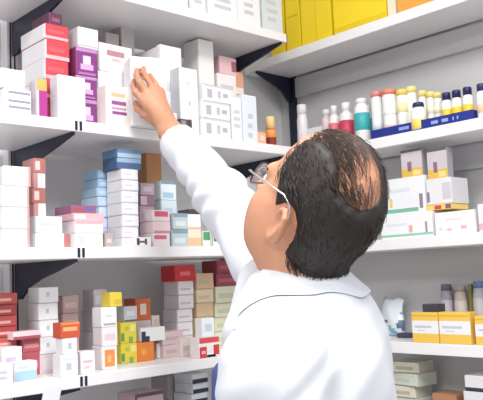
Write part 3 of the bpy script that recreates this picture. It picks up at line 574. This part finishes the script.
# --- body frame
TB = math.radians(16)
BF = -math.cos(TB)*rh+math.sin(TB)*fh; BLf = -math.sin(TB)*rh-math.cos(TB)*fh; BR3 = np.stack([BF, BLf, UP], 1)
NB0 = W(303, 291, 1.19)
def Bp(x, y, z): return NB0+BR3@A(x, y, z)
head = [hell((-.006, 0, .052), (.098, .077, .101)), hell((-.03, 0, .03), (.078, .075, .075), k=.02),
        hell((.036, 0, -.022), (.062, .060, .084), k=.03), hell((.035, 0, -.066), (.056, .060, .042), k=.03),
        hell((.080, 0, -.092), (.022, .026, .018), k=.02), hell((.042, 0, -.098), (.040, .042, .022), k=.03),
        hell((.055, .044, -.024), (.034, .026, .034), k=.02), hell((.055, -.044, -.024), (.034, .026, .034), k=.02),
        hell((.03, .05, -.055), (.04, .022, .04), k=.025), hell((.03, -.05, -.055), (.04, .022, .04), k=.025),
        hcap((.086, -.036, .034), (.086, .036, .034), .013, .013, k=.014),
        hell((.098, .032, .014), (.014, .016, .010), k=.01, op='s'), hell((.098, -.032, .014), (.014, .016, .010), k=.01, op='s'),
        hell((.082, .032, .014), (.013, .0135, .0125), k=.004), hell((.082, -.032, .014), (.013, .0135, .0125), k=.004),
        hcap((.095, 0, .020), (.118, 0, -.016), .008, .012, k=.012),
        hell((.107, .012, -.021), (.012, .008, .008), k=.006), hell((.107, -.012, -.021), (.012, .008, .008), k=.006),
        hell((.098, 0, -.046), (.008, .024, .006), k=.005), hell((.096, 0, -.057), (.009, .020, .007), k=.005),
        hell((.112, 0, -.0512), (.014, .022, .0012), k=.003, op='s')]
for s in (1, -1):
    er = rotm('Z', -s*30)@rotm('Y', -14)
    ec = A(-.013, s*.0845, -.014)
    def ep(a, b, c): return ec+er@A(a, s*b, c)
    head += [hell(ec, (.019, .0055, .031), er, k=.005)]
    hx = [(.012, .002, -.006), (.016, .004, .010), (.012, .006, .025), (.0, .008, .034), (-.013, .008, .028), (-.019, .008, .012), (-.017, .007, -.006), (-.009, .005, -.021), (.002, .002, -.029)]
    for a, b in zip(hx, hx[1:]): head.append(hcap(ep(*a), ep(*b), .0048, .0048, k=.003))
    head += [hcap(ep(-.010, .005, -.010), ep(-.008, .005, .014), .0042, .0038, k=.004),
             hell(ep(.004, .009, .003), (.0095, .009, .015), er, k=.004, op='s'),
             hell(ep(.004, .002, -.030), (.008, .006, .010), er, k=.004),
             hell(ep(.014, .0, -.004), (.005, .006, .007), er, k=.004)]
neck = [cap(H(-.016, 0, -.02), Bp(.008, 0, -.03), .054, .060, k=.04), cap(H(.005, 0, -.06), Bp(.004, 0, -.02), .046, .052, k=.035)]
# --- trunk, legs
SRr, SLl = W(290, 298, 1.345), Bp(.01, .180, -.100)
hipz = .92-NB0[2]
trunk = [ell(Bp(.0, 0, -.20), (.10, .155, .20), BR3, k=.06), ell(Bp(.012, 0, -.40), (.105, .150, .19), BR3, k=.06), ell(Bp(0, 0, hipz), (.105, .165, .14), BR3, k=.06),
         cap(SRr, SLl, .052, .052, k=.05)]
def gz(x, y, z): p = Bp(x, y, 0); return A(p[0], p[1], z)
legs = []
for s in (1, -1):
    legs += [cap(gz(0, s*.088, .90), gz(.012, s*.095, .49), .080, .055, k=.03), cap(gz(.012, s*.095, .49), gz(-.01, s*.098, .09), .055, .038, k=.02),
             cap(gz(-.03, s*.10, .05), gz(.13, s*.115, .035), .034, .030, k=.02)]
# --- arms
EL = W(222, 197, 1.545); WRI = W(171, 133, 1.745)
armR = [cap(SRr, EL, .050, .041, k=.03), cap(EL, WRI, .041, .0265, k=.02)]
ELl = SLl+A(0, 0, -.30)+.035*BLf-.02*BF; WRl = ELl+A(0, 0, -.225)+.10*BF+.01*BLf
armL = [cap(SLl, ELl, .050, .040, k=.03), cap(ELl, WRl, .040, .026, k=.02)]
# --- right hand: knuckle, middle joint, end joint, tip of each finger (the ends rest on the carton front)
YF = -.0085
def hp(px, py, dy): return hitY(px, py, HELDY-.364*(px-146)*.00235+dy)
def palmD(px, py, dy): return hp(px, py, -dy)
fing = [[palmD(143, 100, .048), palmD(135, 92, .046), palmD(133, 86, .024), hp(134, 81, YF)],
        [palmD(147.5, 94, .050), palmD(139.5, 82, .050), palmD(136.5, 75, .028), hp(137, 70, YF)],
        [palmD(154, 90.5, .048), palmD(147, 78, .048), palmD(143.5, 72, .026), hp(143.5, 68, YF)],
        [palmD(160, 92, .042), palmD(155, 83, .040), palmD(151.5, 78, .022), hp(150.5, 75, YF)]]
frad = [(.0092, .0082, .0074, .0066), (.0094, .0084, .0076, .0068), (.0090, .0080, .0072, .0065), (.0080, .0070, .0064, .0058)]
palmC = palmD(161, 114, .05)
handR = [cap(WRI, palmC, .026, .026, k=.02)]
for f, r in zip(fing, frad): handR.append(cap(palmC+(WRI-palmC)*.35, f[0], .0165, .0125, k=.012))
handR.append(cap(palmD(150, 106, .046), palmD(158, 98, .046), .013, .013, k=.012))
for f, r in zip(fing, frad):
    for a, b, ra, rb in zip(f, f[1:], r, r[1:]): handR.append(cap(a, b, ra, rb, k=.0025))
th = [palmD(158, 123, .046), palmD(147, 115, .040), palmD(138.5, 109, .026), hp(135.5, 103, YF-.001)]
for a, b, ra, rb in zip(th, th[1:], (.0145, .0105, .0092), (.0105, .0092, .0072)): handR.append(cap(a, b, ra, rb, k=.006))
# --- left hand, hanging relaxed
dL_ = (WRl-ELl)/np.linalg.norm(WRl-ELl); sL_ = BF-dL_*(BF@dL_); sL_ /= np.linalg.norm(sL_); nL_ = np.cross(sL_, dL_)
def lh(a, b, c): return WRl+dL_*a+sL_*b+nL_*c
handL = [cap(WRl, lh(.04, 0, 0), .025, .022, k=.02)]
for i, (b, ln) in enumerate(((.03, .072), (.01, .08), (-.01, .074), (-.029, .058))):
    kx = lh(.092-.004*abs(i-1), b*.95, 0); handL.append(cap(lh(.03, b*.5, 0), kx, .016, .0115, k=.012))
    s_ = 1 if nL_@BLf < 0 else -1
    p1 = kx+dL_*ln*.45+nL_*s_*.010; p2 = p1+dL_*ln*.32+nL_*s_*.018; p3 = p2+dL_*ln*.18+nL_*s_*.018
    handL += [cap(kx, p1, .009, .0082, k=.003), cap(p1, p2, .0082, .0075, k=.003), cap(p2, p3, .0075, .0065, k=.003)]
handL += [cap(lh(.02, .02, 0), lh(.06, .048, .006*s_), .015, .0105, k=.01), cap(lh(.06, .048, .006*s_), lh(.10, .056, .016*s_), .0105, .0075, k=.005)]
body = head+neck+trunk+legs+armR+armL+handR+handL
SKIN = mat('ca9274', .48, .10, 90, .08, sss=.06); LIP = mat('b8685c', .45, .08, 60)
pts = np.stack([p.c for p in body]); lo = np.minimum(pts.min(0), HC)-.28; hi = np.maximum(pts.max(0), HC)+.28; lo[2] = -.01
# primitives are culled block by block through their centres' values inside nets(): keep the grid in three zones of detail
VB, FB = nets(body, lo, hi, .0034)
fc = hl(VB[FB].mean(1)); lipm = (np.abs(fc[:, 1]) < .025) & (fc[:, 0] > .088) & (fc[:, 2] < -.040) & (fc[:, 2] > -.064)
ORI = gz(0, 0, 0)
man = link('person', net_mesh('person', (VB, FB), [SKIN, LIP], lipm, ORI), None, tuple(ORI))
tag(man, 'balding man in a white lab coat and glasses reaching up to the upper left shelf', 'person')
def kid(name, VF, mats, idx=None, parent=man):
    return link(name, net_mesh(name, VF, mats, idx, ORI if parent is man else ORI), parent)
sm = man.modifiers.new('soften', 'SMOOTH'); sm.factor = .4; sm.iterations = 2

# --- hair: dense horseshoe shell, thin strands combed over the crown
HAIR = mat('1e1715', .6, .25, 220, .15); HAIR2 = mat('2a211d', .65, .2, 150)
def hair_region(q):
    x, y, z = q[:, 0], q[:, 1], q[:, 2]; ay = np.abs(y)
    front = np.interp(z, [-.09, -.03, -.022, .0, .03, .05, .075, .10, .13], [-.03, -.024, .0, .024, .037, .047, .056, .053, .050])
    d = x-front
    low = np.interp(x, [-.12, -.08, -.03, -.01, .0, .03], [-.064, -.072, -.062, -.045, -.036, -.03])
    d = np.maximum(d, low-z)
    earc = np.sqrt(((x+.010)/.029)**2+((z+.014)/.039)**2)
    d = np.maximum(d, np.where(ay > .06, (1-earc)*.02, -1))
    # bald crown, wider toward the forehead
    bx = np.clip(x, -.062, .05)
    rad = np.interp(bx, [-.062, -.03, .05], [.046, .038, .028]); zs = np.interp(bx, [-.062, 0, .05], [.124, .150, .132])
    bald = np.sqrt((x-bx)**2+(y-.014)**2+((z-zs)*.55)**2)
    return np.maximum(d, rad-bald)
hcore = head[:3]+neck[:1]
def hairfn(P, _):
    q = hl(P); dh = sdf(head[:2]+neck[:1], P); n_ = .0007*np.sin(q[:, 0]*210+40*q[:, 2])*np.sin(q[:, 1]*160+90*q[:, 2])
    hr = hair_region(q); th_ = .0015+.0075*np.clip(-hr/.016, 0, 1)
    return np.maximum(np.maximum(dh-(th_+n_), -(dh+.006)), hr*.8)
HV = nets([head[0]], HC-.17, HC+.17, .0036, hairfn)
hair = kid('hair', HV, [HAIR]); 
def strands(n, sampler, length, rad, flow, lift, m, name, parent):
    V, F = [], []; seg = 5
    def surf(p):
        for _ in range(3):
            d = sdf(hcore, p[None])[0]; e = 1e-3
            g = np.array([sdf(hcore, (p+e*np.eye(3)[i])[None])[0]-d for i in range(3)])/e
            g /= np.linalg.norm(g)+1e-9; p = p-g*d
        return p, g
    for _ in range(n):
        q = sampler()
        if q is None: continue
        p = H(*q); p, g = surf(p); L = length*(.6+.8*random.random()); off = lift*(.5+random.random()); jit = rng.normal(0, .18, 3); b0 = len(V)
        for s in range(seg):
            t = s/(seg-1); c = p+g*(off*(.25+.75*math.sin(math.pi*min(1, t*1.1+.05))))
            qq = hl(p[None])[0]; d = HR@(flow(qq)+jit); d -= g*(d@g); d /= np.linalg.norm(d)+1e-9; sd = np.cross(d, g); r = rad*(1-.75*t)
            V += [c+sd*r, c-sd*r, c+g*r]
            if s:
                a = b0+3*(s-1)
                F += [(a+i, a+(i+1) % 3, a+3+(i+1) % 3, a+3+i) for i in range(3)]
            p = p+d*L/(seg-1); dd = sdf(hcore, p[None])[0]
            e = 1e-3; g2 = np.array([sdf(hcore, (p+e*np.eye(3)[i])[None])[0]-dd for i in range(3)])/e; g = g2/(np.linalg.norm(g2)+1e-9); p = p-g*dd
    V = np.array(V); me = bpy.data.meshes.new(name); me.from_pydata((V-ORI).tolist(), [], F); me.materials.append(m)
    return link(name, me, parent)
def side_s():
    for _ in range(40):
        v = rng.normal(size=3); v /= np.linalg.norm(v); q = A(-.006, 0, .03)+v*A(.10, .08, .105)
        if hair_region(q[None])[0] < -.002 and not (q[2] < -.03 and q[0] > -.035) and q[2] > -.062 and not (abs(q[1]) > .05 and -.042 < q[0] < .035 and -.055 < q[2] < .045): return q
def top_s():
    x = random.uniform(-.095, .060); y = random.gauss(.004, .036); z = .135 if x > -.05 else .105
    w_ = 1 if x > -.026 else .12
    if random.random() > w_ and math.hypot(x+.062, y-.01) < .040: return None
    return A(x, y, z)
strands(2600, side_s, .024, .00085, lambda q: A(-.75, 0, -.55-.6*(q[2] < .02)), .0085, HAIR2, 'hair_strands', hair)
strands(1000, top_s, .046, .0006, lambda q: A(-.9, .25*np.sign(q[1]+.01), -.1), .0035, mat('3c302a', .6, .15, 150), 'thin_crown_hair', hair)
for s in (1, -1):      # eyebrows
    link('eyebrow', tube([H(.098, s*.016, .031)-ORI, H(.1, s*.03, .037)-ORI, H(.088, s*.05, .034)-ORI], [.003, .0036, .0018], HAIR, 6), man)
    ey = bmesh.new(); bmesh.ops.create_uvsphere(ey, u_segments=16, v_segments=10, radius=.0115)
    e = link('eye', bm_mesh(ey, mat('efe8e2', .2, .02, 30), True), man, tuple(H(.0855, s*.032, .014)-ORI))
    ir = bmesh.new(); bmesh.ops.create_uvsphere(ir, u_segments=12, v_segments=8, radius=.0058)
    link('iris', bm_mesh(ir, mat('2a1c16', .2, .1, 60), True), e, tuple(HR@A(.0072, 0, .001)))
# --- glasses
gl = empty('glasses', (0, 0, 0)); gl.parent = man; gl.location = tuple(HC-ORI)
def g_(x, y, z): return HR@A(x, y, z)
WIRE = mat('4c4440', .3, .05, 60, metal=.6); GLASS = mat('f4f8fa', .05, .0, 10, trans=.9, alpha=.35)
for s in (1, -1):
    rim = [g_(.101-.012*abs(math.cos(a)*.5+.5*s*math.cos(a)), s*.034+.026*math.cos(a), .012+.019*math.sin(a)) for a in np.linspace(0, 2*math.pi, 28)[:-1]]
    link('rim', tube(rim, .0014, WIRE, 6, True), gl)
    bm = bmesh.new(); vv = [bm.verts.new(tuple(p+g_(.0006, 0, 0))) for p in rim]; v2 = [bm.verts.new(tuple(p-g_(.0006, 0, 0))) for p in rim]
    bm.faces.new(vv); bm.faces.new(v2[::-1])
    for i in range(len(vv)): bm.faces.new((vv[i], vv[(i+1) % len(vv)], v2[(i+1) % len(vv)], v2[i]))
    link('lens', bm_mesh(bm, GLASS), gl)
    link('temple_arm', tube([g_(.095, s*.0605, .018), g_(.089, s*.073, .022), g_(.05, s*.0775, .027), g_(.004, s*.081, .033), g_(-.014, s*.083, .026), g_(-.022, s*.082, .010)], .0016, mat('cfc9c4', .25, .03, 60, metal=.7), 6), gl)
link('bridge', tube([g_(.1015, .009, .018), g_(.108, 0, .021), g_(.1015, -.009, .018)], .0014, WIRE, 6), gl)

# --- lab coat
CUFF = W(177, 141, 1.72); dcu = WRI-EL; dcu = dcu/np.linalg.norm(dcu)
cuffL = WRl-dL_*.02
coat = [ell(Bp(-.005, 0, -.19), (.118, .178, .205), BR3, k=.06), ell(Bp(-.055, -.01, -.13), (.075, .155, .15), BR3, k=.05), ell(Bp(.02, 0, -.40), (.128, .175, .22), BR3, k=.07),
        ell(Bp(.0, 0, hipz), (.13, .19, .20), BR3, k=.07), cap(gz(0, .04, .9), gz(0, .05, .60), .16, .17, k=.06), cap(gz(0, -.04, .9), gz(0, -.05, .60), .16, .17, k=.06),
        cap(Bp(-.015, 0, -.06), Bp(-.01, 0, -.10), .062, .10, k=.03),
        cap(SRr, SLl, .060, .066, k=.05), cap(SRr, Bp(-.015, 0, -.075), .056, .056, k=.03), cap(SLl, Bp(-.015, 0, -.075), .060, .056, k=.03),
        cap(SRr, EL, .074, .052, k=.04), cap(EL, CUFF+dcu*.03, .052, .044, k=.03),
        cap(SLl, ELl, .070, .056, k=.03), cap(ELl, cuffL+dL_*.03, .056, .042, k=.03),
        cap(W(268, 286, 1.25), W(258, 338, 1.21), .052, .058, k=.04), cap(W(271, 291, 1.175), W(262, 335, 1.17), .040, .055, k=.03), plane(CUFF, dcu), cap(CUFF-dcu*.05, CUFF+dcu*.1, .034, .038, k=.004, op='s'),
        cap(cuffL-dL_*.04, cuffL+dL_*.06, .033, .035, k=.004, op='s'),
        plane(gz(0, 0, .60), (0, 0, -1))]
# the sleeve and hem cuts must not reach the rest of the coat
_pl = coat[-4]; _f0 = _pl.fn
coat[-4] = Prim(lambda P: np.where(np.linalg.norm(P-CUFF, axis=1) < .13, _f0(P), 1.), CUFF, .004, 's')
coat = [c for c in coat]
def cuffcut(P):
    d = ((P-cuffL)@dL_); return np.where(np.linalg.norm(P-cuffL, axis=1) < .11, -d, 1.)
coat.insert(len(coat)-1, Prim(cuffcut, cuffL, .004, 's'))
ua = (EL-SRr)/np.linalg.norm(EL-SRr)
def folds(P, d):
    q = P-EL; t = q@dcu; near = np.exp(-(np.linalg.norm(P-(EL+(SRr-EL)*.2), axis=1)/.16)**2)+.7*np.exp(-(np.linalg.norm(P-(CUFF-.13*dcu), axis=1)/.075)**2)
    f1 = 2.6*np.sin(95*t+34*(q@rt)+3*np.sin(30*(q@up)))*.0022*near
    b = (P-NB0)@BR3
    w1 = np.sin(46*b[:, 0]+22*b[:, 2]+2.2*np.sin(17*b[:, 2]+9*b[:, 1]))
    w2 = np.sin(33*b[:, 1]-27*b[:, 2]+1.7*np.sin(21*b[:, 0]))
    tor = np.exp(-((b[:, 2]+.26)/.22)**2)
    f2 = 2.6*(.0024*w1*np.maximum(w1, -.3)+.0018*w2)*tor
    # pull folds running from the raised armpit to the near shoulder
    e = b@A(.55, .2, .8); f3 = .0065*np.sin(e*62)*np.exp(-((b[:, 0]-.06)/.08)**2-((b[:, 2]+.14)/.1)**2)
    return d+f1+f2+f3
cp = np.stack([CUFF, WRl, SLl, NB0, gz(0, 0, .55), Bp(0, 0, -.3)])
COAT = mat('dde1ea', .75, .02, 300, .05)
CVV = nets(coat, cp.min(0)-.3, cp.max(0)+.3, .0056, folds)
lab_coat = kid('lab_coat', CVV, [COAT]); s2 = lab_coat.modifiers.new('soften', 'SMOOTH'); s2.factor = .5; s2.iterations = 2
# collar: stand and fall lofted around the neck, tipped down at the front
def collar():
    n = 56; prof = [(.060, -.030), (.063, .026), (.066, .040), (.0705, .038), (.080, .002), (.089, -.032)]
    bm = bmesh.new(); rows = []
    for i in range(n+1):
        al = math.radians(48+258*i/n); ca, sa = math.cos(al), math.sin(al); fr = min(1, max(0, ca+.35)/1.1)
        row = []
        for j, (r, z) in enumerate(prof):
            zz = z-(.022*fr if j == 5 else 0)-(.010*fr if j == 4 else 0); rr = r*(1+.03*abs(sa))*(1-(.10 if j >= 4 else .0)*max(0, -ca-.1*sa))
            p = Bp(.004+rr*ca, rr*sa, zz)
            if j >= 3:
                for _ in range(12):
                    dd = folds(p[None], sdf(coat, p[None]))[0]; gap = .0022+.0015*(j == 4)
                    if dd > gap: break
                    e = 2e-3; gr = np.array([folds((p+e*np.eye(3)[q])[None], sdf(coat, (p+e*np.eye(3)[q])[None]))[0]-dd for q in range(3)])
                    p = p+gr/(np.linalg.norm(gr)+1e-9)*(gap-dd+.0005)
            row.append(bm.verts.new(tuple(p-ORI)))
        rows.append(row)
    for a, b in zip(rows, rows[1:]):
        for j in range(len(prof)-1): bm.faces.new((a[j], a[j+1], b[j+1], b[j]))
    return bm_mesh(bm, COAT, True)
co = link('collar', collar(), lab_coat); sd = co.modifiers.new('cloth', 'SOLIDIFY'); sd.thickness = .0026; sd.offset = 0
sb = co.modifiers.new('round', 'SUBSURF'); sb.levels = 1; sb.render_levels = 2
# seam lines sewn on the near shoulder and the front placket
def on_coat(p, d):
    p = np.array(p, float)
    for _ in range(60):
        s = folds(p[None], sdf(coat, p[None]))[0]
        p = p-d*s*.8
        if abs(s) < 2e-4: break
    return p
def seam(pp, D, r=.0013):
    out = []
    for px, py in pp:
        dr = ray(px, py); dr = dr/np.linalg.norm(dr); p = CAM+dr*.6
        for _ in range(200):
            s = folds(p[None], sdf(coat, p[None]))[0]
            if s < 3e-4: break
            p = p+dr*min(s*.6, .03)
        if abs(s) < 1e-3 and np.linalg.norm(p-CAM) < 1.5: out.append(p-ORI)
    return tube(out, r, mat('dfe2e9', .8, .02, 200), 6)
link('shoulder_seam', seam([(234, 330), (242, 327), (251, 325), (260, 322)], 1.0), lab_coat)
# --- shirt under the coat and trousers, shoes
shirt = [cap(W(223, 376, 1.21), W(224, 425, 1.21), .014, .019, k=.03), cap(W(240, 375, 1.21), W(250, 440, 1.21), .036, .045, k=.03)]
kid('blue_shirt_front', nets(shirt, W(230, 400, 1.19)-.2, W(230, 400, 1.19)+.2, .005), [mat('42568f', .7, .05, 120)])
TRO = mat('3a3e4a', .8, .06, 150, .05)
tro = [ell(Bp(0, 0, hipz), (.115, .172, .12), BR3, k=.05)]
for s in (1, -1): tro += [cap(gz(0, s*.088, .88), gz(.012, s*.096, .49), .092, .07, k=.03), cap(gz(.012, s*.096, .49), gz(-.01, s*.10, .09), .07, .062, k=.02)]
tro.append(plane(gz(0, 0, .085), (0, 0, -1)))
kid('trousers', nets(tro, gz(0, 0, 0)-A(.3, .3, 0), gz(0, 0, 1.1)+A(.3, .3, 0), .01), [TRO])
for s in (1, -1):
    sh = [cap(gz(-.04, s*.10, .045), gz(.14, s*.118, .036), .043, .040, k=.02), cap(gz(-.02, s*.10, .06), gz(-.01, s*.10, .10), .045, .046, k=.02), plane(gz(0, 0, .002), (0, 0, -1))]
    kid('shoe', nets(sh, gz(0, s*.1, 0)-A(.25, .25, .02), gz(0, s*.1, .2)+A(.25, .25, 0), .006), [mat('1d1a1a', .35, .05, 60)])
# ------------------------------------------------------------------ lights, world, camera
w = bpy.data.worlds.new('World'); scn.world = w; w.use_nodes = True
bg = w.node_tree.nodes['Background']; bg.inputs[0].default_value = (.97, .98, 1, 1); bg.inputs[1].default_value = .72
def lamp(x, y, lab):
    f = empty('ceiling_light', (x, y, 3.0)); tag(f, lab, 'ceiling light', 'ceiling lights')
    box('housing', -.32, .32, -.32, .32, -.05, -.001, mat('e9e9ea', .5, .02, 10), f)
    m = bpy.data.materials.get('lit_diffuser')
    if not m:
        m = bpy.data.materials.new('lit_diffuser'); m.use_nodes = True
        b = m.node_tree.nodes['Principled BSDF']; b.inputs['Emission Color'].default_value = (1, .98, .95, 1); b.inputs['Emission Strength'].default_value = 3
    box('diffuser', -.29, .29, -.29, .29, -.056, -.05, m, f)
    l = bpy.data.lights.new('ceiling_lamp', 'AREA'); l.energy = 32; l.shape = 'SQUARE'; l.size = .58; l.color = (1, .98, .96)
    o = bpy.data.objects.new('ceiling_lamp', l); C.objects.link(o); o.location = (x, y, 2.935)
for x, y, lab in ((-1.4, -1.5, 'square ceiling light above the standing man'), (-2.9, -1.5, 'square ceiling light behind the camera to the left'), (-1.5, -3.0, 'square ceiling light behind the camera to the right')): lamp(x, y, lab)
cd = bpy.data.cameras.new('Camera'); cam = bpy.data.objects.new('Camera', cd); C.objects.link(cam)
M = Matrix(((rt[0], up[0], -fw[0], CAM[0]), (rt[1], up[1], -fw[1], CAM[1]), (rt[2], up[2], -fw[2], CAM[2]), (0, 0, 0, 1)))
cam.matrix_world = M; cd.sensor_fit = 'HORIZONTAL'; cd.sensor_width = 36; cd.lens = 36*FPX/483; cd.clip_start = .02
scn.camera = cam
vs = scn.view_settings; vs.view_transform = 'Standard'; vs.look = 'None'; vs.gamma = 1; vs.exposure = .0; vs.use_curve_mapping = False
